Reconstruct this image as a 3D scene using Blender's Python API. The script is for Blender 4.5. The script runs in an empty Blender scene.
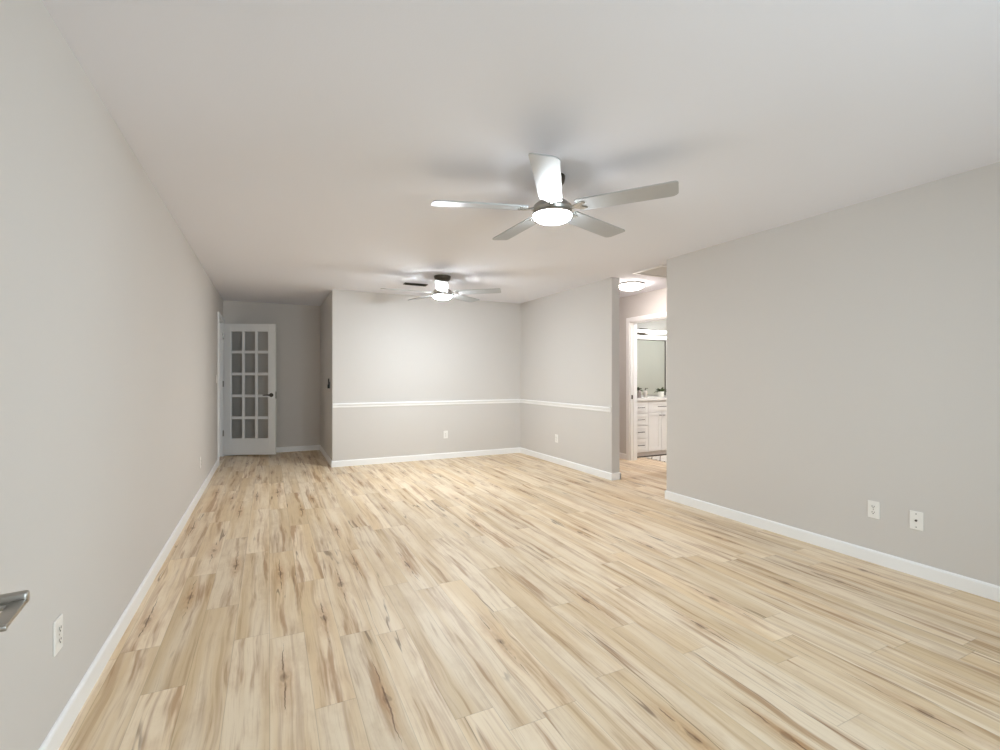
import bpy, bmesh, math, random
from mathutils import Vector, Matrix

sc = bpy.context.scene
C = sc.collection
PI = math.pi

# ------------------------------------------------------------------ camera
CAM_F, CAM_YAW, CAM_H, CAM_CY = 478.64, 0.4495, 1.2498, 376.2
cam_d = bpy.data.cameras.new('camera')
cam_d.sensor_fit = 'HORIZONTAL'
cam_d.sensor_width = 36.0
cam_d.lens = CAM_F * 36.0 / 1000.0
cam_d.shift_y = (CAM_CY - 375.0) / 1000.0
cam_d.clip_start = 0.02
cam = bpy.data.objects.new('camera', cam_d)
cam.location = (0, 0, CAM_H)
cam.rotation_euler = (PI / 2, 0, -CAM_YAW)
C.objects.link(cam)
sc.camera = cam

# ------------------------------------------------------------------ view
sc.view_settings.view_transform = 'Standard'
sc.view_settings.look = 'None'
sc.view_settings.gamma = 1.0
sc.view_settings.use_curve_mapping = False
sc.view_settings.exposure = 1.30
sc.cycles.max_bounces = 12
sc.cycles.diffuse_bounces = 8
sc.cycles.transparent_max_bounces = 12
sc.cycles.caustics_reflective = False
sc.cycles.caustics_refractive = False
sc.cycles.sample_clamp_indirect = 4.0
sc.cycles.use_denoising = True

# ------------------------------------------------------------------ sky
w = bpy.data.worlds.new('sky')
sc.world = w
w.use_nodes = True
nt = w.node_tree
nt.nodes.clear()
sky = nt.nodes.new('ShaderNodeTexSky')
sky.sky_type = 'PREETHAM'
sky.turbidity = 4.0
bg = nt.nodes.new('ShaderNodeBackground')
bg.inputs['Strength'].default_value = 0.35
wo = nt.nodes.new('ShaderNodeOutputWorld')
nt.links.new(sky.outputs[0], bg.inputs[0])
nt.links.new(bg.outputs[0], wo.inputs[0])

# light levels (watts / emission strengths)
FAN_LAMP = 50.0
FAN_LAMP_FAR = 158.0
HALL_LAMP = 21.0
BATH_FILL = 44.0
VANITY_LAMP = 2.4
ASSUMED_WINDOW_SIDE = 21.0
ASSUMED_WINDOW_REAR = 44.0


def assumed_daylight(name, loc, rot, sx, sy, power, col):
    d = bpy.data.lights.new(name, 'AREA')
    d.shape = 'RECTANGLE'
    d.size, d.size_y = sx, sy
    d.energy = power
    d.color = col
    o = bpy.data.objects.new(name, d)
    o.location = loc
    o.rotation_euler = rot
    C.objects.link(o)
    return o


# fill lamps added at two assumed, unseen windows behind the camera
assumed_daylight('assumed_window_fill', (3.80, -0.85, 1.40), (0, PI / 2, 0), 1.35, 1.15, ASSUMED_WINDOW_SIDE, (0.77, 0.91, 1.0))
assumed_daylight('assumed_window_fill_rear', (1.70, -1.78, 1.30), (PI / 2, 0, 0), 1.9, 1.9, ASSUMED_WINDOW_REAR, (0.77, 0.91, 1.0))

# ------------------------------------------------------------------ materials


def lin(r, g, b):
    def f(c):
        c /= 255.0
        return c / 12.92 if c <= 0.04045 else ((c + 0.055) / 1.055) ** 2.4
    return (f(r), f(g), f(b), 1.0)


def mat(name, col, rough=0.5, metal=0.0, emit=None, noise=None, bump=None, spec=0.5):
    m = bpy.data.materials.new(name)
    m.use_nodes = True
    t = m.node_tree
    b = t.nodes['Principled BSDF']
    b.inputs['Base Color'].default_value = col
    b.inputs['Roughness'].default_value = rough
    b.inputs['Metallic'].default_value = metal
    b.inputs['Specular IOR Level'].default_value = spec
    if emit:
        b.inputs['Emission Color'].default_value = emit[0]
        b.inputs['Emission Strength'].default_value = emit[1]
    if noise or bump:
        tc = t.nodes.new('ShaderNodeTexCoord')
    if noise:
        scale, amt = noise
        n = t.nodes.new('ShaderNodeTexNoise')
        n.inputs['Scale'].default_value = scale
        n.inputs['Detail'].default_value = 4
        t.links.new(tc.outputs['Object'], n.inputs['Vector'])
        r = t.nodes.new('ShaderNodeMapRange')
        r.inputs['To Min'].default_value = 1 - amt
        r.inputs['To Max'].default_value = 1 + amt
        t.links.new(n.outputs['Fac'], r.inputs['Value'])
        mx = t.nodes.new('ShaderNodeMix')
        mx.data_type = 'RGBA'
        mx.blend_type = 'MULTIPLY'
        mx.inputs['Factor'].default_value = 1.0
        mx.inputs['A'].default_value = col
        t.links.new(r.outputs[0], mx.inputs['B'])
        t.links.new(mx.outputs['Result'], b.inputs['Base Color'])
    if bump:
        scale, s = bump
        n2 = t.nodes.new('ShaderNodeTexNoise')
        n2.inputs['Scale'].default_value = scale
        n2.inputs['Detail'].default_value = 3
        t.links.new(tc.outputs['Object'], n2.inputs['Vector'])
        bp = t.nodes.new('ShaderNodeBump')
        bp.inputs['Strength'].default_value = s
        bp.inputs['Distance'].default_value = 0.002
        t.links.new(n2.outputs['Fac'], bp.inputs['Height'])
        t.links.new(bp.outputs[0], b.inputs['Normal'])
    return m


def glass_mat(name, tint):
    m = bpy.data.materials.new(name)
    m.use_nodes = True
    t = m.node_tree
    t.nodes.clear()
    o = t.nodes.new('ShaderNodeOutputMaterial')
    tr = t.nodes.new('ShaderNodeBsdfTransparent')
    tr.inputs[0].default_value = tint
    gl = t.nodes.new('ShaderNodeBsdfGlossy')
    gl.inputs['Roughness'].default_value = 0.03
    fr = t.nodes.new('ShaderNodeFresnel')
    fr.inputs['IOR'].default_value = 1.5
    mx = t.nodes.new('ShaderNodeMixShader')
    t.links.new(fr.outputs[0], mx.inputs[0])
    t.links.new(tr.outputs[0], mx.inputs[1])
    t.links.new(gl.outputs[0], mx.inputs[2])
    t.links.new(mx.outputs[0], o.inputs[0])
    return m


def plank_mat(name):
    """light maple vinyl planks running along Y"""
    m = bpy.data.materials.new(name)
    m.use_nodes = True
    t = m.node_tree
    L = t.links.new
    b = t.nodes['Principled BSDF']
    N = t.nodes.new

    def math_(op, a, bb=None, c=None):
        n = N('ShaderNodeMath')
        n.operation = op
        for i, v in enumerate((a, bb, c)):
            if v is None:
                continue
            if isinstance(v, (int, float)):
                n.inputs[i].default_value = v
            else:
                L(v, n.inputs[i])
        return n.outputs[0]

    def comb(x, y, z):
        n = N('ShaderNodeCombineXYZ')
        for i, v in enumerate((x, y, z)):
            if isinstance(v, (int, float)):
                n.inputs[i].default_value = v
            else:
                L(v, n.inputs[i])
        return n.outputs[0]

    def wn(v):
        n = N('ShaderNodeTexWhiteNoise')
        n.noise_dimensions = '3D'
        L(v, n.inputs['Vector'])
        return n.outputs['Value']

    def noise(v, scale, detail=3, rough=0.5, dist=0.0):
        n = N('ShaderNodeTexNoise')
        n.inputs['Scale'].default_value = scale
        n.inputs['Detail'].default_value = detail
        n.inputs['Roughness'].default_value = rough
        n.inputs['Distortion'].default_value = dist
        L(v, n.inputs['Vector'])
        return n.outputs['Fac']

    def rng(v, a, bb, c=0.0, d=1.0, smooth=True):
        n = N('ShaderNodeMapRange')
        n.interpolation_type = 'SMOOTHSTEP' if smooth else 'LINEAR'
        n.inputs['From Min'].default_value = a
        n.inputs['From Max'].default_value = bb
        n.inputs['To Min'].default_value = c
        n.inputs['To Max'].default_value = d
        L(v, n.inputs['Value'])
        return n.outputs[0]

    def mix(f, a, bb, blend='MIX'):
        n = N('ShaderNodeMix')
        n.data_type = 'RGBA'
        n.blend_type = blend
        for k, v in (('Factor', f), ('A', a), ('B', bb)):
            if isinstance(v, (int, float, tuple)):
                n.inputs[k].default_value = v
            else:
                L(v, n.inputs[k])
        return n.outputs['Result']

    tc = N('ShaderNodeTexCoord')
    sp = N('ShaderNodeSeparateXYZ')
    L(tc.outputs['Object'], sp.inputs[0])
    x, y = sp.outputs[0], sp.outputs[1]
    PW, PL = 0.152, 1.22
    xr = math_('DIVIDE', math_('ADD', x, 10.03), PW)
    row = math_('FLOOR', xr)
    fx = math_('FRACT', xr)
    off = wn(comb(row, 3.7, 0.0))
    yr = math_('ADD', math_('DIVIDE', math_('ADD', y, 20.0), PL), math_('MULTIPLY', off, 5.0))
    col = math_('FLOOR', yr)
    fy = math_('FRACT', yr)
    r1 = wn(comb(row, col, 1.0))
    r2 = wn(comb(row, col, 2.0))
    # per-plank shifted grain coordinates
    gx = math_('ADD', x, math_('MULTIPLY', r1, 37.0))
    gy = math_('ADD', y, math_('MULTIPLY', r2, 53.0))
    gz = math_('MULTIPLY', r1, 11.0)
    # wander of the grain around knots
    warp = noise(comb(math_('MULTIPLY', gx, 5.0), math_('MULTIPLY', gy, 1.5), gz), 1.0, 2)
    wx = math_('ADD', gx, math_('MULTIPLY', math_('SUBTRACT', warp, 0.5), 0.06))
    broad = noise(comb(math_('MULTIPLY', wx, 10.0), math_('MULTIPLY', gy, 0.45), gz), 1.0, 3, 0.5)
    band = noise(comb(math_('MULTIPLY', wx, 30.0), math_('MULTIPLY', gy, 0.9), gz), 1.0, 3, 0.6)
    streak = noise(comb(math_('MULTIPLY', wx, 19.0), math_('MULTIPLY', gy, 1.1), math_('ADD', gz, 3.0)), 1.0, 4, 0.6)
    fine = noise(comb(math_('MULTIPLY', wx, 160.0), math_('MULTIPLY', gy, 3.5), gz), 1.0, 3, 0.65)
    blotch = noise(comb(math_('MULTIPLY', gx, 9.0), math_('MULTIPLY', gy, 3.4), gz), 1.0, 5, 0.65)
    base = mix(rng(broad, 0.38, 0.64), FLOOR_LIGHT, FLOOR_TAN)
    base = mix(math_('MULTIPLY', rng(blotch, 0.46, 0.70), 0.50), base, FLOOR_GREY)
    base = mix(math_('MULTIPLY', rng(band, 0.50, 0.72), 0.42), base, FLOOR_BROWN)
    base = mix(math_('MULTIPLY', rng(streak, 0.53, 0.68), 0.72), base, FLOOR_BROWN)
    base = mix(math_('MULTIPLY', rng(fine, 0.50, 0.76), 0.30), base, FLOOR_BROWN)
    tone = rng(r2, 0.0, 1.0, 0.91, 1.05, False)
    base = mix(1.0, base, comb(tone, tone, tone), 'MULTIPLY')
    # one knot on some of the planks, with split lines running out of it along the grain
    r3 = wn(comb(row, col, 3.0))
    r4 = wn(comb(row, col, 4.0))
    pick = math_('GREATER_THAN', wn(comb(row, col, 5.0)), 0.50)
    kn = noise(comb(math_('MULTIPLY', gx, 60.0), math_('MULTIPLY', gy, 16.0), gz), 1.0, 3)
    kd = math_('SUBTRACT', kn, 0.5)
    wob = math_('SUBTRACT', noise(comb(r3, math_('MULTIPLY', gy, 7.0), gz), 1.0, 3, 0.6), 0.5)
    du = math_('SUBTRACT', math_('MULTIPLY', math_('SUBTRACT', fx, 0.5), PW), math_('MULTIPLY', math_('SUBTRACT', r3, 0.5), 0.09))
    dv = math_('SUBTRACT', math_('MULTIPLY', fy, PL), math_('ADD', 0.25, math_('MULTIPLY', r4, 0.72)))
    duw = math_('ADD', du, math_('MULTIPLY', wob, 0.035))

    def ell(a, b_, k):
        p = math_('POWER', math_('ABSOLUTE', math_('DIVIDE', du, a)), 2.0)
        q = math_('POWER', math_('ABSOLUTE', math_('DIVIDE', dv, b_)), 2.0)
        return math_('ADD', math_('SQRT', math_('ADD', p, q)), math_('MULTIPLY', kd, k))
    halo = math_('MULTIPLY', rng(ell(0.050, 0.30, 1.2), 1.0, 0.15), pick)
    knot = math_('MULTIPLY', rng(ell(0.020, 0.040, 2.2), 1.0, 0.45), pick)
    fig = math_('MULTIPLY', halo, rng(kn, 0.42, 0.60))
    base = mix(math_('MULTIPLY', halo, 0.35), base, FLOOR_AMBER)
    base = mix(math_('MULTIPLY', fig, 0.40), base, FLOOR_BROWN)
    base = mix(math_('MULTIPLY', knot, 0.42), base, FLOOR_DARK)
    gate = rng(noise(comb(r4, math_('MULTIPLY', gy, 9.0), gz), 1.0, 2), 0.40, 0.52)
    lw = math_('MULTIPLY', rng(math_('ABSOLUTE', dv), 0.34, 0.05), 0.0034)
    split = math_('LESS_THAN', math_('ABSOLUTE', duw), lw)
    split = math_('MULTIPLY', math_('MULTIPLY', split, gate), pick)
    base = mix(math_('MULTIPLY', split, 0.70), base, FLOOR_DARK)
    # long cracks along the grain, strongest where they pass a knot
    cn = noise(comb(math_('MULTIPLY', wx, 9.0), math_('MULTIPLY', gy, 0.42), math_('ADD', gz, 5.0)), 1.0, 3, 0.45)
    cr = rng(math_('ABSOLUTE', math_('SUBTRACT', cn, 0.5)), 0.011, 0.003)
    msk = noise(comb(math_('MULTIPLY', gx, 5.0), math_('MULTIPLY', gy, 1.9), math_('ADD', gz, 9.0)), 1.0, 2)
    crk = math_('MULTIPLY', cr, rng(msk, 0.56, 0.66))
    base = mix(math_('MULTIPLY', crk, 0.62), base, FLOOR_DARK)
    # seams between planks
    ex = math_('MINIMUM', fx, math_('SUBTRACT', 1.0, fx))
    ey = math_('MINIMUM', fy, math_('SUBTRACT', 1.0, fy))
    sx = rng(ex, 0.012, 0.004)
    sy = rng(ey, 0.0018, 0.0006)
    seam = math_('MAXIMUM', sx, sy)
    base = mix(math_('MULTIPLY', seam, 0.26), base, FLOOR_DARK)
    L(base, b.inputs['Base Color'])
    rr = rng(band, 0.2, 0.8, 0.38, 0.50, False)
    L(rr, b.inputs['Roughness'])
    b.inputs['Specular IOR Level'].default_value = 0.35
    bp = N('ShaderNodeBump')
    bp.inputs['Strength'].default_value = 0.25
    bp.inputs['Distance'].default_value = 0.001
    L(math_('SUBTRACT', fine, seam), bp.inputs['Height'])
    L(bp.outputs[0], b.inputs['Normal'])
    return m


FLOOR_LIGHT = lin(238, 220, 194)
FLOOR_TAN = lin(222, 197, 160)
FLOOR_BROWN = lin(168, 127, 88)
FLOOR_GREY = lin(210, 184, 152)
FLOOR_AMBER = lin(196, 152, 104)
FLOOR_DARK = lin(98, 66, 42)

M = {
    'wall': mat('greige_wall_paint', lin(211, 207, 203), 0.75, noise=(1.6, 0.012), bump=(220, 0.12), spec=0.25),
    'ceil': mat('white_ceiling_paint', lin(233, 234, 241), 0.85, noise=(1.2, 0.010), bump=(160, 0.15), spec=0.2),
    'bath': mat('bathroom_paint', lin(208, 206, 198), 0.7, noise=(2.0, 0.01), spec=0.25),
    'trim': mat('white_trim_paint', lin(245, 245, 245), 0.38, noise=(3.0, 0.008)),
    'door': mat('white_door_paint', lin(243, 243, 243), 0.42, noise=(3.0, 0.008)),
    'plank': plank_mat('maple_plank_floor'),
    'glass': glass_mat('door_glass', (0.995, 0.995, 0.99, 1)),
    'winglass': glass_mat('assumed_window_glass', (0.96, 0.98, 0.98, 1)),
    'nickel': mat('brushed_nickel', lin(176, 172, 166), 0.30, 1.0, bump=(400, 0.1)),
    'darknickel': mat('aged_dark_nickel', lin(92, 86, 78), 0.34, 1.0, bump=(300, 0.1)),
    'blade': mat('satin_silver_blade', lin(180, 182, 184), 0.38, 0.40, noise=(6.0, 0.02)),
    'chrome': mat('chrome', lin(205, 205, 205), 0.10, 1.0, bump=(60, 0.02)),
    'plastic': mat('white_plastic', lin(240, 238, 234), 0.32, noise=(8.0, 0.01)),
    'slot': mat('dark_socket', lin(70, 66, 62), 0.5, noise=(30.0, 0.05)),
    'black': mat('black_plastic', lin(20, 20, 20), 0.4, noise=(30.0, 0.1)),
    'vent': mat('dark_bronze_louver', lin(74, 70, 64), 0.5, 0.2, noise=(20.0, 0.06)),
    'hatchpanel': mat('grey_hatch_board', lin(206, 206, 205), 0.8, noise=(4.0, 0.03)),
    'cab': mat('white_cabinet_lacquer', lin(238, 236, 234), 0.35, noise=(4.0, 0.008)),
    'stone': mat('white_quartz', lin(236, 233, 228), 0.22, noise=(5.0, 0.03)),
    'pull': mat('dark_grey_pull', lin(110, 106, 102), 0.35, 0.8, noise=(40.0, 0.05)),
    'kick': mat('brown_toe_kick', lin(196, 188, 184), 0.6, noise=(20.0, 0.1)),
    'mirror': mat('mirror_silver', lin(226, 230, 224), 0.02, 1.0, noise=(1.0, 0.005)),
    'ceramic': mat('white_ceramic', lin(240, 238, 230), 0.25, noise=(12.0, 0.015)),
    'leaf': mat('dark_green_leaf', lin(74, 88, 52), 0.5, noise=(40.0, 0.25)),
    'soil': mat('potting_soil', lin(60, 46, 36), 0.9, noise=(60.0, 0.3)),
    'smoke': mat('grey_soap_glass', lin(150, 140, 134), 0.12, noise=(20.0, 0.05)),
    'clearg': mat('pale_soap_glass', lin(196, 190, 182), 0.10, noise=(20.0, 0.05)),
    'fan_lamp': mat('lit_fan_diffuser', lin(250, 250, 250), 0.4, emit=((0.83, 0.932, 1.0, 1), FAN_LAMP), noise=(4, 0.005)),
    'fan_lamp_far': mat('lit_far_fan_diffuser', lin(250, 250, 250), 0.4, emit=((0.865, 0.946, 1.0, 1), FAN_LAMP_FAR), noise=(4, 0.005)),
    'hall_lamp': mat('lit_hall_diffuser', lin(250, 250, 250), 0.4, emit=((1.0, 0.915, 0.87, 1), HALL_LAMP), noise=(4, 0.005)),
    'bath_fill': mat('bath_fill_diffuser', lin(250, 250, 250), 0.4, emit=((0.93, 0.955, 1.0, 1), BATH_FILL), noise=(4, 0.005)),
    'bath_lamp': mat('lit_vanity_tube', lin(250, 250, 250), 0.4, emit=((0.98, 0.97, 0.97, 1), VANITY_LAMP), noise=(4, 0.005)),
}


def rug_mat():
    m = bpy.data.materials.new('lattice_rug_pile')
    m.use_nodes = True
    t = m.node_tree
    b = t.nodes['Principled BSDF']
    b.inputs['Roughness'].default_value = 0.95
    tc = t.nodes.new('ShaderNodeTexCoord')
    mp = t.nodes.new('ShaderNodeMapping')
    mp.inputs['Rotation'].default_value = (0, 0, PI / 4)
    t.links.new(tc.outputs['Object'], mp.inputs[0])
    br = t.nodes.new('ShaderNodeTexBrick')
    br.offset = 0.0
    br.inputs['Scale'].default_value = 1.0
    br.inputs['Brick Width'].default_value = 0.12
    br.inputs['Row Height'].default_value = 0.12
    br.inputs['Mortar Size'].default_value = 0.009
    br.inputs['Mortar Smooth'].default_value = 0.2
    br.inputs['Color1'].default_value = lin(226, 220, 212)
    br.inputs['Color2'].default_value = lin(220, 214, 206)
    br.inputs['Mortar'].default_value = lin(136, 124, 112)
    t.links.new(mp.outputs[0], br.inputs['Vector'])
    t.links.new(br.outputs['Color'], b.inputs['Base Color'])
    return m


M['rug'] = rug_mat()

# ------------------------------------------------------------------ helpers


def box(bm, x0, x1, y0, y1, z0, z1, bev=0.0, seg=2):
    r = bmesh.ops.create_cube(bm, size=1.0)
    vs = r['verts']
    for v in vs:
        v.co = Vector(((x0 + x1) / 2 + v.co.x * (x1 - x0), (y0 + y1) / 2 + v.co.y * (y1 - y0), (z0 + z1) / 2 + v.co.z * (z1 - z0)))
    if bev > 0:
        es = list({e for v in vs for e in v.link_edges})
        bmesh.ops.bevel(bm, geom=es, offset=bev, segments=seg, affect='EDGES', profile=0.5)
    return vs


def lathe(bm, prof, seg=40, center=(0, 0, 0), axis='Z'):
    """profile of (radius, height), revolved"""
    rings = []
    cx, cy, cz = center

    def P(r, z, a):
        u, v = r * math.cos(a), r * math.sin(a)
        if axis == 'Z':
            return (cx + u, cy + v, cz + z)
        if axis == 'X':
            return (cx + z, cy + u, cz + v)
        return (cx + u, cy + z, cz + v)
    for r, z in prof:
        if r < 1e-6:
            rings.append([bm.verts.new(P(0, z, 0))])
        else:
            rings.append([bm.verts.new(P(r, z, 2 * PI * i / seg)) for i in range(seg)])
    for a, b in zip(rings, rings[1:]):
        for i in range(seg):
            j = (i + 1) % seg
            q = []
            for v in (a[i % len(a)], a[j % len(a)], b[j % len(b)], b[i % len(b)]):
                if v not in q:
                    q.append(v)
            if len(q) >= 3:
                try:
                    bm.faces.new(q)
                except ValueError:
                    pass
    for rr in (rings[0], rings[-1]):
        if len(rr) > 2:
            bm.faces.new(rr)


def tube(bm, pts, rad, seg=10):
    pts = [Vector(p) for p in pts]
    rads = rad if isinstance(rad, (list, tuple)) else [rad] * len(pts)
    rings = []
    for i, p in enumerate(pts):
        d = (pts[min(i + 1, len(pts) - 1)] - pts[max(i - 1, 0)]).normalized()
        ref = Vector((0, 0, 1)) if abs(d.z) < 0.9 else Vector((1, 0, 0))
        u = d.cross(ref).normalized()
        v = d.cross(u)
        rings.append([bm.verts.new(p + (u * math.cos(2 * PI * k / seg) + v * math.sin(2 * PI * k / seg)) * rads[i]) for k in range(seg)])
    for a, b in zip(rings, rings[1:]):
        for k in range(seg):
            j = (k + 1) % seg
            bm.faces.new((a[k], a[j], b[j], b[k]))
    bm.faces.new(rings[0])
    bm.faces.new(rings[-1])


def prism(bm, poly, thick, xf=None):
    """closed outline in XY, extruded -thick..0 along Z, transformed by xf"""
    n = len(poly)
    top = [bm.verts.new((x, y, 0)) for x, y in poly]
    bot = [bm.verts.new((x, y, -thick)) for x, y in poly]
    bm.faces.new(top)
    bm.faces.new(bot[::-1])
    for i in range(n):
        j = (i + 1) % n
        bm.faces.new((top[i], bot[i], bot[j], top[j]))
    if xf is not None:
        for v in top + bot:
            v.co = xf @ v.co
    return top + bot


def build(name, bm, m, parent=None, smooth=False):
    bmesh.ops.recalc_face_normals(bm, faces=bm.faces)
    me = bpy.data.meshes.new(name)
    bm.to_mesh(me)
    bm.free()
    me.materials.append(M[m])
    if smooth:
        for p in me.polygons:
            p.use_smooth = True
        me.set_sharp_from_angle(angle=math.radians(35))
    o = bpy.data.objects.new(name, me)
    C.objects.link(o)
    if parent is not None:
        o.parent = parent
    return o


def part(name, fn, m, parent, smooth=False):
    bm = bmesh.new()
    fn(bm)
    return build(name, bm, m, parent, smooth)


def thing(name, label, cat, loc=(0, 0, 0), rotz=0.0, group=None, kind=None):
    o = bpy.data.objects.new(name, None)
    o.empty_display_size = 0.1
    o.location = loc
    o.rotation_euler = (0, 0, rotz)
    C.objects.link(o)
    o['label'] = label
    o['category'] = cat
    if group:
        o['group'] = group
    if kind:
        o['kind'] = kind
    return o


def struct(name, fn, m, label, cat, smooth=False):
    o = part(name, fn, m, None, smooth)
    o['kind'] = 'structure'
    o['label'] = label
    o['category'] = cat
    return o


def boxes(*bs, bev=0.0):
    def f(bm):
        for b in bs:
            box(bm, *b, bev=bev)
    return f


# ------------------------------------------------------------------ room shell
H = 2.44
XL, XR, YB, X0, XD, YC, YR = -0.648, 3.650, 6.914, 0.783, 3.708, 4.596, 3.657
YA = 8.65          # far wall of the alcove
XDO, XRO = 3.825, 3.770   # far faces of the dining wall and right wall
XH, XHO = 4.82, 4.94      # hall wall, its two faces
YREAR = -1.60
T = 0.13
DL0, DL1, DLH = 7.795, 8.590, 2.085    # doorway in the left wall
DH0, DH1, DHH = 4.78, 5.555, 2.05       # bathroom doorway in the hall wall

struct('floor', boxes((-2.2, 7.1, -1.75, 9.6, -0.10, 0.0)), 'plank', 'light maple plank floor with knots running the length of the room', 'floor')
struct('ceiling', boxes((-2.2, 7.1, -1.75, 9.6, H, H + 0.10)), 'ceil', 'flat off-white ceiling over the whole room', 'ceiling')
struct('wall_left', boxes((XL - T, XL, YREAR - T, DL0, 0, H), (XL - T, XL, DL0, DL1, DLH, H), (XL - T, XL, DL1, YA + T, 0, H)), 'wall',
       'long light greige wall on the left of the room', 'wall')
struct('wall_alcove', boxes((XL, X0 + T, YA, YA + T, 0, H)), 'wall', 'greige wall at the far end of the alcove behind the glazed door', 'wall')
struct('wall_return', boxes((X0, X0 + T, YB + T, YA, 0, H)), 'wall', 'narrow shaded side wall between the alcove and the far wall', 'wall')
struct('wall_back', boxes((X0, XDO, YB, YB + T, 0, H)), 'wall', 'far greige wall with white chair rail and one outlet', 'wall')
struct('wall_dining', boxes((XD, XDO, YC, YB, 0, H)), 'wall', 'greige side wall with chair rail ending at the hallway opening', 'wall')
WY0, WY1, WZ0, WZ1 = -1.45, -0.25, 0.70, 2.10
struct('wall_right', boxes((XR, XRO, YREAR - T, WY0, 0, H), (XR, XRO, WY1, YR, 0, H), (XR, XRO, WY0, WY1, 0, WZ0), (XR, XRO, WY0, WY1, WZ1, H)),
       'wall', 'plain greige wall on the right with two wall plates', 'wall')
RX0, RX1, RZ1 = 0.70, 2.70, 2.10
struct('wall_rear', boxes((XL, RX0, YREAR - T, YREAR, 0, H), (RX1, XR, YREAR - T, YREAR, 0, H), (RX0, RX1, YREAR - T, YREAR, RZ1, H)),
       'wall', 'wall behind the viewpoint with an assumed glazed opening', 'wall')
struct('wall_hall', boxes((XH, XHO, 2.2, DH0, 0, H), (XH, XHO, DH0, DH1, DHH, H), (XH, XHO, DH1, 7.6, 0, H)), 'wall',
       'hallway wall holding the bathroom doorway', 'wall')
struct('wall_hall_ends', boxes((XDO, XH, 7.48, 7.6, 0, H), (XRO, XH, 2.2, 2.32, 0, H)), 'wall', 'end walls of the short hallway', 'wall')
struct('wall_bathroom', boxes((XHO, 6.9, 6.20, 6.32, 0, H), (6.9, 7.02, 3.7, 6.32, 0, H), (XHO, 6.9, 3.7, 3.82, 0, H)), 'bath',
       'pale bathroom walls behind the vanity and mirror', 'wall')
struct('wall_side_room', boxes((-2.1, -1.98, 6.9, 9.5, 0, H), (-1.98, XL - T, 6.9, 7.02, 0, H), (-1.98, XL - T, 9.38, 9.5, 0, H)), 'wall',
       'walls of the room beyond the doorway in the left wall', 'wall')

# ---- baseboards (eased top edge)
BH, BT = 0.085, 0.013


def base_run(bm, p, q, n):
    """baseboard from p to q on the floor, n = unit normal into the room"""
    p, q, n = Vector((*p, 0)), Vector((*q, 0)), Vector((*n, 0))
    prof = [(0, 0), (BT, 0), (BT, BH - 0.012), (BT * 0.75, BH - 0.004), (BT * 0.35, BH), (0, BH)]
    a = [bm.verts.new(p + n * d + Vector((0, 0, z))) for d, z in prof]
    b = [bm.verts.new(q + n * d + Vector((0, 0, z))) for d, z in prof]
    k = len(prof)
    for i in range(k):
        j = (i + 1) % k
        bm.faces.new((a[i], a[j], b[j], b[i]))
    bm.faces.new(a)
    bm.faces.new(b)


def baseboard(name, label, *runs):
    def f(bm):
        for r in runs:
            base_run(bm, *r)
    struct(name, f, 'trim', label, 'baseboard')


baseboard('baseboard_left', 'white baseboard along the long left wall', ((XL, YREAR), (XL, DL0 - 0.066), (1, 0)))
baseboard('baseboard_alcove', 'white baseboard across the alcove end wall', ((XL, YA), (X0, YA), (0, -1)))
baseboard('baseboard_return', 'white baseboard on the narrow alcove side wall', ((X0, YB), (X0, YA), (-1, 0)))
baseboard('baseboard_back', 'white baseboard along the far wall', ((X0 - BT, YB), (XD, YB), (0, -1)))
baseboard('baseboard_dining', 'white baseboard on the side wall by the hallway opening',
          ((XD, YC - BT), (XD, YB), (-1, 0)), ((XD, YC), (XDO + BT, YC), (0, -1)), ((XDO, YC - BT), (XDO, 7.48), (1, 0)))
baseboard('baseboard_right', 'white baseboard along the right wall',
          ((XR, YREAR), (XR, YR), (-1, 0)), ((XR - BT, YR), (XRO, YR), (0, 1)))
baseboard('baseboard_hall', 'white baseboard on the hallway wall', ((XH, 2.32), (XH, DH0 - 0.066), (-1, 0)), ((XH, DH1 + 0.066), (XH, 7.48), (-1, 0)))


# ---- chair rail: moulded profile
def rail_run(bm, p, q, n):
    p, q, n = Vector((*p, 0)), Vector((*q, 0)), Vector((*n, 0))
    prof = [(0, 0.815), (0.008, 0.815), (0.012, 0.825), (0.010, 0.838), (0.016, 0.846), (0.022, 0.858), (0.022, 0.868), (0.016, 0.876), (0, 0.876)]
    a = [bm.verts.new(p + n * d + Vector((0, 0, z))) for d, z in prof]
    b = [bm.verts.new(q + n * d + Vector((0, 0, z))) for d, z in prof]
    k = len(prof)
    for i in range(k):
        j = (i + 1) % k
        bm.faces.new((a[i], a[j], b[j], b[i]))
    bm.faces.new(a)
    bm.faces.new(b)


struct('trim_1', lambda bm: rail_run(bm, (X0, YB), (XD, YB), (0, -1)), 'trim', 'white chair rail across the far wall', 'chair rail')
struct('trim_2', lambda bm: rail_run(bm, (XD, YC + 0.02), (XD, YB), (-1, 0)), 'trim', 'white chair rail on the side wall beside the hallway', 'chair rail')


# ---- door casings and jamb linings
def casing_x(bm, xf, sgn, y0, y1, h, wd=0.065, th=0.018):
    """casing on a wall face x = xf, projecting sgn"""
    a, b = sorted((xf, xf + sgn * th))
    box(bm, a, b, y0 - wd, y0, 0, h + wd, bev=0.003)
    box(bm, a, b, y1, y1 + wd, 0, h + wd, bev=0.003)
    box(bm, a, b, y0, y1, h, h + wd, bev=0.003)


def frame_left(bm):
    casing_x(bm, XL, 1, DL0, DL1 - 0.0, DLH)
    casing_x(bm, XL - T, -1, DL0, DL1, DLH)
    box(bm, XL - T, XL, DL0, DL0 + 0.016, 0, DLH)
    box(bm, XL - T, XL, DL1 - 0.002, DL1 + 0.014, 0, DLH)
    box(bm, XL - T, XL, DL0, DL1, DLH - 0.014, DLH)


t3 = struct('trim_3', frame_left, 'trim', 'white casing around the doorway in the left wall', 'door casing')


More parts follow.
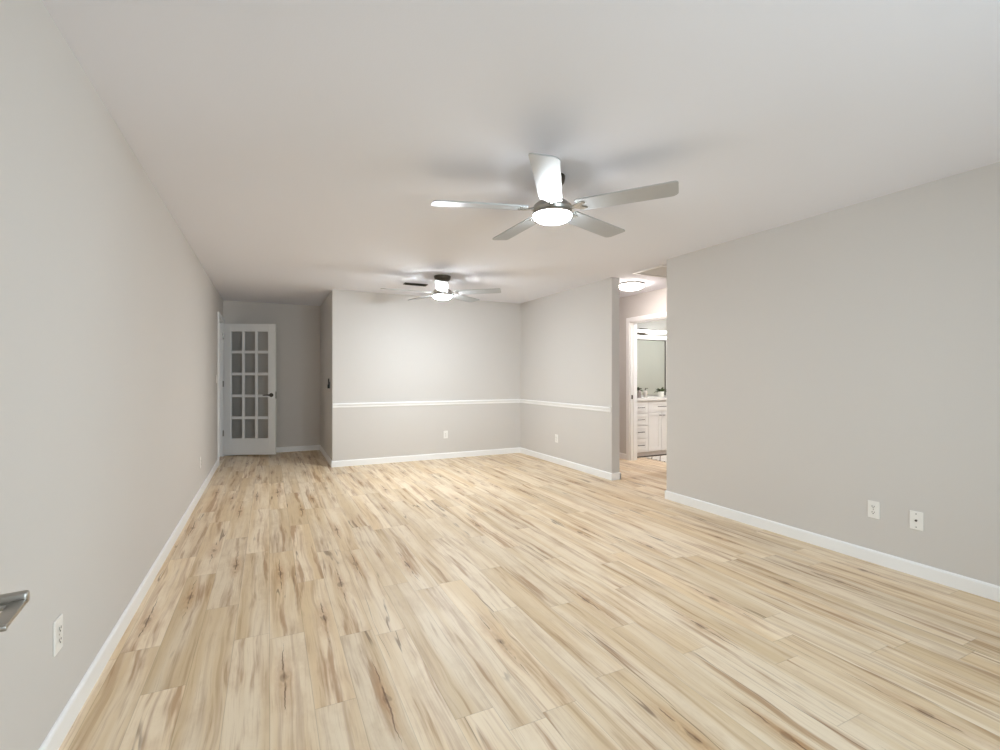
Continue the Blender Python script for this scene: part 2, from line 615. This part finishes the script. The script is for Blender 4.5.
def frame_bath(bm):
    casing_x(bm, XH, -1, DH0, DH1, DHH)
    casing_x(bm, XHO, 1, DH0, DH1, DHH)
    box(bm, XH, XHO, DH0, DH0 + 0.016, 0, DHH)
    box(bm, XH, XHO, DH1 - 0.016, DH1, 0, DHH)
    box(bm, XH, XHO, DH0, DH1, DHH - 0.016, DHH)
    box(bm, XH + 0.045, XH + 0.08, DH1 - 0.028, DH1 - 0.016, 0, DHH - 0.016)


t4 = struct('trim_4', frame_bath, 'trim', 'white casing around the bathroom doorway in the hallway', 'door casing')
part('strike_plate', boxes((XH + 0.012, XH + 0.040, DH1 - 0.0185, DH1 - 0.0155, 0.91, 0.97), bev=0.001), 'darknickel', t4)


# ---- assumed windows behind the viewpoint, unseen, added to supply light
def window(name, label, lo, hi, axis, pos, z0, z1, nx):
    """sash in an opening; axis 'X' = window plane x = pos"""
    def pb(bm, a0, a1, d0, d1, zz0, zz1):
        if axis == 'X':
            box(bm, d0, d1, a0, a1, zz0, zz1, bev=0.002)
        else:
            box(bm, a0, a1, d0, d1, zz0, zz1, bev=0.002)

    def fr(bm):
        w_ = 0.05
        pb(bm, lo, lo + w_, pos - 0.03, pos + 0.03, z0, z1)
        pb(bm, hi - w_, hi, pos - 0.03, pos + 0.03, z0, z1)
        pb(bm, lo + w_, hi - w_, pos - 0.03, pos + 0.03, z0, z0 + w_)
        pb(bm, lo + w_, hi - w_, pos - 0.03, pos + 0.03, z1 - w_, z1)
        for i in range(1, nx):
            c_ = lo + (hi - lo) * i / nx
            pb(bm, c_ - 0.02, c_ + 0.02, pos - 0.025, pos + 0.025, z0 + w_, z1 - w_)
    o = struct(name, fr, 'trim', label, 'window')

    def gl(bm):
        pb(bm, lo + 0.04, hi - 0.04, pos - 0.003, pos + 0.003, z0 + 0.04, z1 - 0.04)
    part('glass', gl, 'winglass', o)


window('assumed_window_1', 'assumed unseen window in the right wall behind the viewpoint', WY0, WY1, 'X', (XR + XRO) / 2, WZ0, WZ1, 2)
window('assumed_window_2', 'assumed unseen tall glazed opening in the wall behind the viewpoint', RX0, RX1, 'Y', YREAR - T / 2, 0.0, RZ1, 2)

# ------------------------------------------------------------------ French door (open, hinged on the far jamb)
DW, DT, DZ0, DZ1 = 0.790, 0.035, 0.026, 2.068
door = thing('door_1', 'white fifteen-pane glazed door standing open in the alcove', 'door', (XL + 0.012, DL1 - 0.012, 0), math.radians(-23.5), kind='structure')
STL, TOPR, BOTR, MUN = 0.106, 0.112, 0.245, 0.026


def door_frame(bm):
    box(bm, 0, STL, 0, DT, DZ0, DZ1, bev=0.002)
    box(bm, DW - STL, DW, 0, DT, DZ0, DZ1, bev=0.002)
    box(bm, STL, DW - STL, 0, DT, DZ1 - TOPR, DZ1, bev=0.002)
    box(bm, STL, DW - STL, 0, DT, DZ0, DZ0 + BOTR, bev=0.002)


part('door_frame', door_frame, 'door', door)
gx0, gx1, gz0, gz1 = STL, DW - STL, DZ0 + BOTR, DZ1 - TOPR
cw, rh = (gx1 - gx0 - 2 * MUN) / 3, (gz1 - gz0 - 4 * MUN) / 5


def door_grid(bm):
    for i in range(2):
        x = gx0 + (i + 1) * cw + i * MUN
        box(bm, x, x + MUN, 0.004, DT - 0.004, gz0, gz1, bev=0.004)
    for j in range(4):
        z = gz0 + (j + 1) * rh + j * MUN
        for i in range(3):
            x = gx0 + i * (cw + MUN)
            box(bm, x, x + cw, 0.0045, DT - 0.0045, z, z + MUN, bev=0.004)


part('muntin_grid', door_grid, 'door', door)


def door_beads(bm):
    for i in range(3):
        for j in range(5):
            x, z = gx0 + i * (cw + MUN), gz0 + j * (rh + MUN)
            b = 0.009
            for ya, yb in ((0.007, 0.0155), (0.0195, DT - 0.007)):
                box(bm, x, x + b, ya, yb, z, z + rh, bev=0.002)
                box(bm, x + cw - b, x + cw, ya, yb, z, z + rh, bev=0.002)
                box(bm, x + b, x + cw - b, ya, yb, z, z + b, bev=0.002)
                box(bm, x + b, x + cw - b, ya, yb, z + rh - b, z + rh, bev=0.002)


part('glazing_bead', door_beads, 'door', door)


def door_glass(bm):
    for i in range(3):
        for j in range(5):
            x, z = gx0 + i * (cw + MUN), gz0 + j * (rh + MUN)
            box(bm, x, x + cw, 0.0155, 0.0195, z, z + rh)


part('glass', door_glass, 'glass', door)


def lever(bm, side):
    y = 0.0 if side < 0 else DT
    s = -1 if side < 0 else 1
    prof = [(0, 0), (0.031, 0), (0.031, s * 0.006), (0.026, s * 0.011), (0.012, s * 0.012), (0.011, s * 0.045), (0, s * 0.046)]
    lathe(bm, prof, 24, (DW - 0.062, y, 0.955), 'Y')
    yy = y + s * 0.047
    tube(bm, [(DW - 0.056, yy, 0.955), (DW - 0.080, yy, 0.957), (DW - 0.12, yy, 0.957), (DW - 0.172, yy - s * 0.006, 0.953)], [0.010, 0.010, 0.008, 0.007], 12)


part('door_handle', lambda bm: lever(bm, -1), 'darknickel', door, True)
part('door_handle', lambda bm: lever(bm, 1), 'darknickel', door, True)
part('latch_plate', boxes((DW - 0.001, DW + 0.0025, 0.006, DT - 0.006, 0.90, 1.01), bev=0.001), 'darknickel', door)
for hz in (0.36, 1.13, 1.87):
    def hg(bm, hz=hz):
        tube(bm, [(-0.008, -0.004, hz - 0.045), (-0.008, -0.004, hz + 0.045)], 0.006, 12)
        box(bm, -0.0035, 0.0, 0.0, DT * 0.8, hz - 0.045, hz + 0.045)
        box(bm, -0.004, 0.004, -0.002, 0.0, hz - 0.045, hz + 0.045)
    part('hinge', hg, 'nickel', door)

# ------------------------------------------------------------------ door leaf with the loop handle at the left edge of the view
leaf = thing('door_2', 'white door leaf off the left wall carrying a flat metal loop handle', 'door', (XL, 0.70, 0), math.radians(6.0), kind='structure')
part('door_leaf', boxes((0.004, 0.345, -0.036, 0.0, 0.012, 2.05), bev=0.002), 'door', leaf)


def loop_handle(bm):
    # flat-bar loop lying level: mounting bar on the leaf, two side arms, thicker grip bar
    zc = 0.962
    xa, xb = 0.215, 0.379
    box(bm, xa, xb, -0.001, 0.004, zc - 0.004, zc + 0.002, bev=0.0008)
    for x in (xa, xb - 0.016):
        box(bm, x, x + 0.016, 0.003, 0.078, zc - 0.003, zc + 0.003, bev=0.0012)
    box(bm, xa - 0.002, xb + 0.001, 0.074, 0.086, zc - 0.004, zc + 0.012, bev=0.0035, seg=3)
    box(bm, xa + 0.016, xb - 0.016, 0.066, 0.074, zc - 0.004, zc + 0.002, bev=0.0015)


part('door_handle', loop_handle, 'nickel', leaf, True)


# ------------------------------------------------------------------ wall plates
def plate(bm, wv=0.070, hv=0.115):
    # local frame: plate on plane y = 0 facing -y, centred at origin
    box(bm, -wv / 2, wv / 2, -0.006, 0, -hv / 2, hv / 2, bev=0.0025)


def receptacle(bm, zc):
    poly = []
    for i in range(24):
        a = 2 * PI * i / 24
        poly.append((0.0165 * math.cos(a) * 1.02, max(-0.0135, min(0.0135, 0.0165 * math.sin(a)))))
    prism(bm, poly, 0.004, Matrix.Translation((0, -0.005, zc)) @ Matrix.Rotation(PI / 2, 4, 'X'))


def slots(bm, zc):
    box(bm, -0.0078, -0.0052, -0.0096, -0.0088, zc - 0.002, zc + 0.008)
    box(bm, 0.0052, 0.0078, -0.0096, -0.0088, zc - 0.001, zc + 0.007)
    lathe(bm, [(0, -0.0096), (0.0030, -0.0096), (0.0030, -0.0088), (0, -0.0088)], 12, (0, 0, zc - 0.007), 'Y')


def outlet(label, loc, rz):
    t = thing('wall_outlet', label, 'outlet', loc, rz, 'outlets low on the walls')
    part('cover_plate', plate, 'plastic', t)
    for zc in (-0.0195, 0.0195):
        r = part('receptacle', lambda bm, z=zc: receptacle(bm, z), 'plastic', t)
        part('slots', lambda bm, z=zc: slots(bm, z), 'slot', r)
    part('screw', lambda bm: lathe(bm, [(0, -0.0072), (0.003, -0.0070), (0.003, -0.0055), (0, -0.0055)], 12, (0, 0, 0), 'Y'), 'nickel', t)
    return t


# facing: rz = 0 faces -y; +90deg faces +x; -90deg faces -x
outlet('white duplex outlet on the right wall, nearer the hallway than the cable plate', (XR, 1.80, 0.357), -PI / 2)
outlet('white duplex outlet on the long left wall beside the metal loop handle', (XL, 2.115, 0.372), PI / 2)
outlet('white duplex outlet on the long left wall, nearest the glazed door', (XL, 5.85, 0.350), PI / 2)
outlet('white duplex outlet on the far wall under the chair rail', (2.416, YB, 0.362), 0)
outlet('white duplex outlet on the side wall beside the hallway opening', (XD, 5.817, 0.358), -PI / 2)
cx = thing('cable_plate', 'white coaxial cable plate with one centre jack on the right wall', 'wall plate', (XR, 1.565, 0.347), -PI / 2)
part('cover_plate', plate, 'plastic', cx)
part('jack', lambda bm: lathe(bm, [(0.0065, -0.0055), (0.0065, -0.009), (0.005, -0.009), (0.005, -0.014), (0.002, -0.014), (0, -0.012)], 16, (0, 0, 0), 'Y'), 'slot', cx)
for zc in (-0.041, 0.041):
    part('screw', lambda bm, z=zc: lathe(bm, [(0, -0.0072), (0.0032, -0.0070), (0.0032, -0.0055), (0, -0.0055)], 12, (0, 0, z), 'Y'), 'pull', cx)
sw = thing('light_switch', 'white light switch on the left wall beside the doorway casing', 'light switch', (XL, 7.565, 1.212), PI / 2)
part('cover_plate', plate, 'plastic', sw)
part('rocker', boxes((-0.016, 0.016, -0.0095, -0.005, -0.033, 0.033), bev=0.002), 'plastic', sw)

rc = thing('wall_control', 'small black hand-held control in a wall cradle on the alcove side wall', 'wall control', (X0, 7.24, 1.14), -PI / 2)
part('cradle', boxes((-0.026, 0.026, -0.006, 0.0, -0.065, 0.030), (-0.026, 0.026, -0.030, -0.024, -0.065, -0.010), (-0.026, -0.021, -0.024, -0.006, -0.065, -0.010),
                     (0.021, 0.026, -0.024, -0.006, -0.065, -0.010), (-0.021, 0.021, -0.024, -0.006, -0.065, -0.060), bev=0.0015), 'black', rc)
part('handset', boxes((-0.0195, 0.0195, -0.0225, -0.0075, -0.058, 0.076), bev=0.004), 'black', rc)


# ------------------------------------------------------------------ ceiling fans
def blade_outline(L0=0.155, L1=0.708):
    """plan of one blade along +x; leading side straight, tip cut on the skew with one round corner"""
    pts = [(L0, -0.058), (L0 + 0.012, -0.064), (0.40, -0.069), (L1 - 0.075, -0.072)]
    # rounded trailing tip corner
    cxr, cyr, r = L1 - 0.036, -0.036, 0.036
    for i in range(0, 7):
        a = -PI / 2 + PI / 2 * i / 6
        pts.append((cxr + r * math.cos(a) - 0.006 * (1 - i / 6), cyr + r * math.sin(a)))
    pts += [(L1 + 0.004, 0.0), (L1 + 0.008, 0.040)]
    r2 = 0.018
    for i in range(0, 5):
        a = PI / 2 * i / 4
        pts.append((L1 + 0.010 - r2 + r2 * math.cos(a), 0.072 - r2 + r2 * math.sin(a)))
    pts += [(0.40, 0.068), (L0 + 0.012, 0.064), (L0, 0.058)]
    return pts


def fan(label, loc, phase, lamp, pitch, zb, rc=0.076, ls=0.95):
    """loc = point on the ceiling; zb = blade plane height below the ceiling (negative)"""
    t = thing('ceiling_fan', label, 'ceiling fan', loc, phase, 'ceiling fans with lit domes')
    part('canopy', lambda bm: lathe(bm, [(0, 0), (rc, 0), (rc, -0.012), (rc * 0.94, -0.034), (rc * 0.76, -0.052), (rc * 0.45, -0.060), (0, -0.060)], 40), 'darknickel', t, True)
    part('downrod', lambda bm: lathe(bm, [(0, -0.055), (0.020, -0.055), (0.018, -0.075), (0.018, zb + 0.085), (0.030, zb + 0.075), (0.030, zb + 0.06), (0, zb + 0.06)], 24), 'nickel', t, True)
    part('motor_housing', lambda bm: lathe(bm, [(0, zb + 0.080), (0.040, zb + 0.078), (0.052, zb + 0.062), (0.088, zb + 0.046), (0.112, zb + 0.026), (0.118, zb + 0.004),
                                               (0.112, zb - 0.012), (0.100, zb - 0.018), (0, zb - 0.018)], 48), 'nickel', t, True)
    part('light_rim', lambda bm: lathe(bm, [(ls * a_, zb - b_) for a_, b_ in ((0.096, 0.014), (0.125, 0.017), (0.1285, 0.024), (0.124, 0.030), (0.110, 0.031), (0.096, 0.030))], 48), 'nickel', t, True)
    dome = [(0.1225 * ls, zb - 0.0285)]
    for i in range(0, 9):
        a = PI / 2 * i / 8
        dome.append((0.122 * ls * math.cos(a) if i < 8 else 0.0, zb - 0.034 - 0.046 * ls * math.sin(a)))
    part('diffuser', lambda bm: lathe(bm, dome, 48), lamp, t, True)
    first = None
    for k in range(5):
        rz = k * 2 * PI / 5
        if first is None:
            bm = bmesh.new()
            xf = Matrix.Translation((0, 0, zb + 0.010)) @ Matrix.Rotation(pitch, 4, 'X')
            prism(bm, [(x, -y) for x, y in blade_outline()], 0.007, xf)
            es = [e for e in bm.edges if e.is_manifold and e.calc_face_angle(0) > 1.0]
            bmesh.ops.bevel(bm, geom=es, offset=0.0015, segments=1, affect='EDGES')
            bl = build('blade', bm, 'blade', t)
            bm = bmesh.new()
            # curved bracket: arm from the motor, fork plate under the blade root
            poly = [(0.100, -0.020), (0.135, -0.017), (0.160, -0.034), (0.190, -0.042), (0.206, -0.034), (0.206, -0.020), (0.186, -0.012), (0.180, 0.0),
                    (0.186, 0.012), (0.206, 0.020), (0.206, 0.034), (0.190, 0.042), (0.160, 0.034), (0.135, 0.017), (0.100, 0.020)]
            prism(bm, poly, 0.005, Matrix.Translation((0, 0, zb + 0.0025)) @ Matrix.Rotation(pitch, 4, 'X'))
            tube(bm, [(0.085, 0, zb + 0.006), (0.115, 0, zb + 0.001), (0.150, 0, zb + 0.002)], [0.014, 0.012, 0.006], 12)
            for px, py in ((0.196, -0.030), (0.196, 0.030), (0.168, 0.0)):
                lathe(bm, [(0, -0.0095), (0.004, -0.0085), (0.005, -0.006), (0.005, -0.003), (0, -0.003)], 10, (px, py, zb + 0.004 + py * math.sin(pitch)))
            ir = build('blade_bracket', bm, 'nickel', bl, True)
            first = (bl, ir)
        else:
            bl = first[0].copy()
            C.objects.link(bl)
            bl.rotation_euler = (0, 0, rz)
            ir = first[1].copy()
            C.objects.link(ir)
            ir.parent = bl
    return t


fan('large silver five-blade ceiling fan with lit dome, midway between the long left and right walls', (1.525, 2.440, H), math.radians(-125.0), 'fan_lamp', math.radians(-9), -0.200, 0.076, 0.93)
fan('silver ceiling fan with brownish canopy beside the dark ceiling vent', (1.860, 5.433, H), math.radians(-110.0), 'fan_lamp_far', math.radians(-10), -0.205, 0.10, 0.88)

# ------------------------------------------------------------------ ceiling fittings
vt = thing('ceiling_vent', 'dark slotted air vent in the ceiling beyond the far fan', 'vent', (1.705, 6.045, H))
part('frame', boxes((-0.150, 0.150, -0.056, -0.044, -0.008, 0), (-0.150, 0.150, 0.044, 0.056, -0.008, 0), (-0.150, -0.138, -0.044, 0.044, -0.008, 0), (0.138, 0.150, -0.044, 0.044, -0.008, 0), bev=0.002), 'vent', vt)
part('backing', boxes((-0.138, 0.138, -0.044, 0.044, -0.002, 0)), 'slot', vt)
for i in range(5):
    def lv(bm, i=i):
        vs = box(bm, -0.139, 0.139, -0.008, 0.008, -0.001, 0.001)
        xf = Matrix.Translation((0, -0.034 + i * 0.017, -0.009)) @ Matrix.Rotation(math.radians(38), 4, 'X')
        for v in vs:
            v.co = xf @ v.co
    part('louver', lv, 'vent', vt)

hl = thing('flush_ceiling_light', 'round lit flush light on the hallway ceiling', 'ceiling light', (4.20, 4.82, H))
part('base_ring', lambda bm: lathe(bm, [(0, 0), (0.165, 0), (0.168, -0.006), (0.168, -0.020), (0.162, -0.024), (0, -0.024)], 48), 'nickel', hl, True)
part('diffuser', lambda bm: lathe(bm, [(0.160, -0.022)] + [(0.160 * math.cos(PI / 2 * i / 8) if i < 8 else 0.0, -0.032 - 0.050 * math.sin(PI / 2 * i / 8)) for i in range(9)], 48), 'hall_lamp', hl, True)

bath_fill_light = hl.copy()  # unseen copy of the hall light, added to brighten the vanity
C.objects.link(bath_fill_light)
bath_fill_light.location = (5.75, 4.95, H)
bath_fill_light['label'] = 'unseen fill light added on the bathroom ceiling'
for ch in list(hl.children):
    c2 = ch.copy()
    if ch.name.startswith('diffuser'):
        c2.data = ch.data.copy()
        c2.data.materials[0] = M['bath_fill']
    C.objects.link(c2)
    c2.parent = bath_fill_light

ht = thing('attic_hatch', 'rectangular grey access panel with white edging in the hallway ceiling', 'access panel', (4.072, 4.075, H))
part('frame', boxes((-0.30, 0.30, -0.235, -0.205, -0.014, 0), (-0.30, 0.30, 0.205, 0.235, -0.014, 0), (-0.30, -0.27, -0.205, 0.205, -0.014, 0), (0.27, 0.30, -0.205, 0.205, -0.014, 0), bev=0.002), 'trim', ht)
part('panel', boxes((-0.27, 0.27, -0.205, 0.205, -0.004, 0)), 'hatchpanel', ht)

# ------------------------------------------------------------------ bathroom
VX0, VX1, VF, VBK, VH = 4.965, 6.14, 5.675, 6.185, 0.875
van = thing('vanity_cabinet', 'white shaker vanity cabinet with drawers seen through the hallway doorway', 'vanity', (VX0, VF, 0))
VW, VD = VX1 - VX0, VBK - VF
part('cabinet_body', boxes((0, VW, 0.02, VD, 0.075, VH)), 'cab', van)
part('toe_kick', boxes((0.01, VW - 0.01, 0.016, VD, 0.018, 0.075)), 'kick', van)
part('kick_shade_strip', boxes((0.006, VW - 0.006, 0.012, VD, 0.0, 0.018)), 'vent', van)  # dark strip stands in for the shadow line under the toe kick


def shaker(bm, x0, x1, z0, z1, fw=0.055):
    fw = min(fw, (z1 - z0) * 0.28)
    box(bm, x0, x1, 0.006, 0.019, z0, z1)
    box(bm, x0, x0 + fw, 0.0, 0.006, z0, z1, bev=0.0015)
    box(bm, x1 - fw, x1, 0.0, 0.006, z0, z1, bev=0.0015)
    box(bm, x0 + fw, x1 - fw, 0.0, 0.006, z0, z0 + fw, bev=0.0015)
    box(bm, x0 + fw, x1 - fw, 0.0, 0.006, z1 - fw, z1, bev=0.0015)


def pull(bm, x, z, half):
    tube(bm, [(x - half, -0.026, z), (x + half, -0.026, z)], 0.0055, 10)
    for s in (-1, 1):
        tube(bm, [(x + s * (half - 0.018), 0.0, z), (x + s * (half - 0.018), -0.026, z)], 0.0045, 8)


def drawer(x0, x1, z0, z1, half):
    d = part('drawer', lambda bm: shaker(bm, x0, x1, z0, z1, 0.045), 'cab', van)
    part('handle', lambda bm: pull(bm, (x0 + x1) / 2, (z0 + z1) / 2, half), 'pull', d, True)


for x0 in (0.012, VW - 0.315):
    for z0, z1 in ((0.090, 0.290), (0.298, 0.488), (0.496, 0.671), (0.679, 0.858)):
        drawer(x0, x0 + 0.303, z0, z1, 0.065)
drawer(0.325, VW - 0.325, 0.695, 0.858, 0.085)
mid = VW / 2
for a, b, hx in ((0.325, mid - 0.004, mid - 0.035), (mid + 0.004, VW - 0.325, mid + 0.035)):
    d = part('door', lambda bm: shaker(bm, a, b, 0.090, 0.687), 'cab', van)
    part('handle', lambda bm: pull(bm, hx, 0.640, 0.024), 'pull', d, True)

ctop = thing('vanity_countertop', 'white stone countertop with oval sink on the vanity', 'countertop', (VX0 - 0.005, VF - 0.018, VH))
CW_, CD_ = VW + 0.03, VBK - VF + 0.014
SX, SY = CW_ / 2, 0.25


def slab(bm):
    # slab with an oval sink cut-out
    n = 48
    outer = []
    for i in range(n):
        a = 2 * PI * i / n
        c_, s_ = math.cos(a), math.sin(a)
        k = min((CW_ / 2) / abs(c_) if abs(c_) > 1e-6 else 1e9, (CD_ / 2) / abs(s_) if abs(s_) > 1e-6 else 1e9)
        outer.append((SX + c_ * k, CD_ / 2 + s_ * k))
    inner = [(SX + 0.21 * math.cos(2 * PI * i / n), SY + 0.145 * math.sin(2 * PI * i / n)) for i in range(n)]
    V = {}
    for nm, pts in (('o', outer), ('i', inner)):
        for z in (0.0, 0.035):
            V[nm, z] = [bm.verts.new((x, y, z)) for x, y in pts]
    for i in range(n):
        j = (i + 1) % n
        bm.faces.new((V['o', 0.035][i], V['o', 0.035][j], V['i', 0.035][j], V['i', 0.035][i]))
        bm.faces.new((V['o', 0.0][i], V['i', 0.0][i], V['i', 0.0][j], V['o', 0.0][j]))
        bm.faces.new((V['o', 0.0][i], V['o', 0.0][j], V['o', 0.035][j], V['o', 0.035][i]))
        bm.faces.new((V['i', 0.0][i], V['i', 0.035][i], V['i', 0.035][j], V['i', 0.0][j]))


part('slab', slab, 'stone', ctop)

def basin(bm):
    n = 48
    rings = []
    for f, z in ((1.0, 0.034), (0.985, 0.020), (0.90, 0.002)):
        rings.append([bm.verts.new((SX + 0.209 * f * math.cos(2 * PI * i / n), SY + 0.144 * f * math.sin(2 * PI * i / n), z)) for i in range(n)])
    for a_, b_ in zip(rings, rings[1:]):
        for i in range(n):
            j = (i + 1) % n
            bm.faces.new((a_[i], a_[j], b_[j], b_[i]))
    bm.faces.new(rings[-1])


part('basin', basin, 'ceramic', ctop, True)
CT = VH + 0.035


def soap(label, loc, body_m, rad, hh):
    t = thing('soap_dispenser', label, 'soap dispenser', loc, 0.3, 'dispensers on the vanity')
    part('bottle', lambda bm: lathe(bm, [(0, 0), (rad * 0.92, 0), (rad, 0.006), (rad, hh * 0.62), (rad * 0.82, hh * 0.70), (rad * 0.42, hh * 0.75), (rad * 0.42, hh * 0.78), (0, hh * 0.78)], 24), body_m, t, True)

    def pm(bm):
        lathe(bm, [(0, hh * 0.77), (rad * 0.50, hh * 0.77), (rad * 0.50, hh * 0.84), (rad * 0.22, hh * 0.86), (rad * 0.22, hh * 0.96), (rad * 0.4, hh * 0.97), (rad * 0.4, hh), (0, hh)], 20)
        tube(bm, [(0, 0, hh * 0.985), (0, -rad * 1.2, hh * 0.985), (0, -rad * 1.45, hh * 0.95)], rad * 0.16, 8)
    part('pump', pm, 'darknickel', t, True)


soap('grey soap dispenser on the vanity, against the doorway edge', (5.275, 5.86, CT), 'smoke', 0.030, 0.150)
soap('pale soap dispenser with dark pump on the vanity, nearer the plant', (5.40, 5.86, CT), 'clearg', 0.030, 0.150)

pl = thing('potted_plant', 'small leafy plant in a white ribbed pot on the vanity', 'potted plant', (5.765, 5.90, CT))


def potf(bm):
    prof = [(0, 0), (0.040, 0), (0.043, 0.003)]
    for i in range(6):
        z = 0.008 + i * 0.012
        prof += [(0.044 + i * 0.0006, z), (0.0455 + i * 0.0006, z + 0.006)]
    prof += [(0.049, 0.084), (0.050, 0.090), (0.045, 0.090), (0.043, 0.078), (0, 0.078)]
    lathe(bm, prof, 32)


part('pot', potf, 'ceramic', pl, True)
part('soil', lambda bm: lathe(bm, [(0, 0.0775), (0.0425, 0.0775), (0.040, 0.081), (0, 0.083)], 24), 'soil', pl)
random.seed(4)


def leaves(bm):
    for k in range(64):
        a = random.uniform(0, 2 * PI)
        el = random.uniform(0.05, 1.25)
        ln = random.uniform(0.055, 0.100)
        wd = ln * random.uniform(0.26, 0.36)
        b0 = Vector((0.018 * math.cos(a), 0.018 * math.sin(a), 0.080))
        d = Vector((math.cos(a) * math.cos(el), math.sin(a) * math.cos(el), math.sin(el)))
        st = b0 + d * random.uniform(0.012, 0.03)
        tube(bm, [b0, st], 0.0012, 5)
        side = d.cross(Vector((0, 0, 1))).normalized()
        up = side.cross(d).normalized()
        L_, R_, Cn = [], [], []
        for i in range(6):
            f = i / 5
            p = st + d * (ln * f) - Vector((0, 0, 0.35 * ln * f * f))
            ww = wd * math.sin(PI * min(1, 0.06 + f * 0.94)) ** 0.8 if f < 1 else 0.0005
            Cn.append(bm.verts.new(p))
            L_.append(bm.verts.new(p + side * ww * 0.5 + up * ww * 0.18))
            R_.append(bm.verts.new(p - side * ww * 0.5 + up * ww * 0.18))
        for i in range(5):
            bm.faces.new((L_[i], Cn[i], Cn[i + 1], L_[i + 1]))
            bm.faces.new((Cn[i], R_[i], R_[i + 1], Cn[i + 1]))


part('foliage', leaves, 'leaf', pl, True)

mr = thing('bathroom_mirror', 'wide framed mirror on the wall above the vanity', 'mirror', (5.585, 6.20, 0.922))
MW, MH = 1.13, 0.943
part('mirror_glass', boxes((-MW / 2 + 0.012, MW / 2 - 0.012, -0.012, -0.002, 0.012, MH - 0.012)), 'mirror', mr)
part('frame', boxes((-MW / 2, MW / 2, -0.022, -0.001, MH - 0.013, MH), (-MW / 2, -MW / 2 + 0.013, -0.022, -0.001, 0.0, MH - 0.013),
                    (MW / 2 - 0.013, MW / 2, -0.022, -0.001, 0.0, MH - 0.013), bev=0.002), 'pull', mr)

vl = thing('vanity_light', 'pair of lit horizontal tubes on a dark bracket above the mirror', 'wall light', (5.585, 6.199, 1.97))
part('back_plate', boxes((-0.11, 0.11, -0.022, 0.0, -0.08, 0.065), bev=0.004), 'darknickel', vl)
for zc in (0.030, -0.065):
    tb = part('light_tube', lambda bm, z=zc: tube(bm, [(-0.54, -0.075, z), (0.54, -0.075, z)], 0.020, 16), 'bath_lamp', vl, True)

    part('channel', lambda bm, z=zc: box(bm, -0.555, 0.555, -0.092, -0.052, z + 0.022, z + 0.036, bev=0.002), 'nickel', vl)
    part('bracket', lambda bm, z=zc: box(bm, -0.080, 0.080, -0.102, -0.018, z + 0.020, z + 0.040, bev=0.002), 'darknickel', vl)

rg = thing('bath_rug', 'pale rug with dark diamond lattice on the floor before the vanity', 'rug', (5.56, 5.36, 0))


def rugf(bm):
    box(bm, -0.38, 0.38, -0.24, 0.26, 0.0, 0.012, bev=0.004)


part('pile', rugf, 'rug', rg)
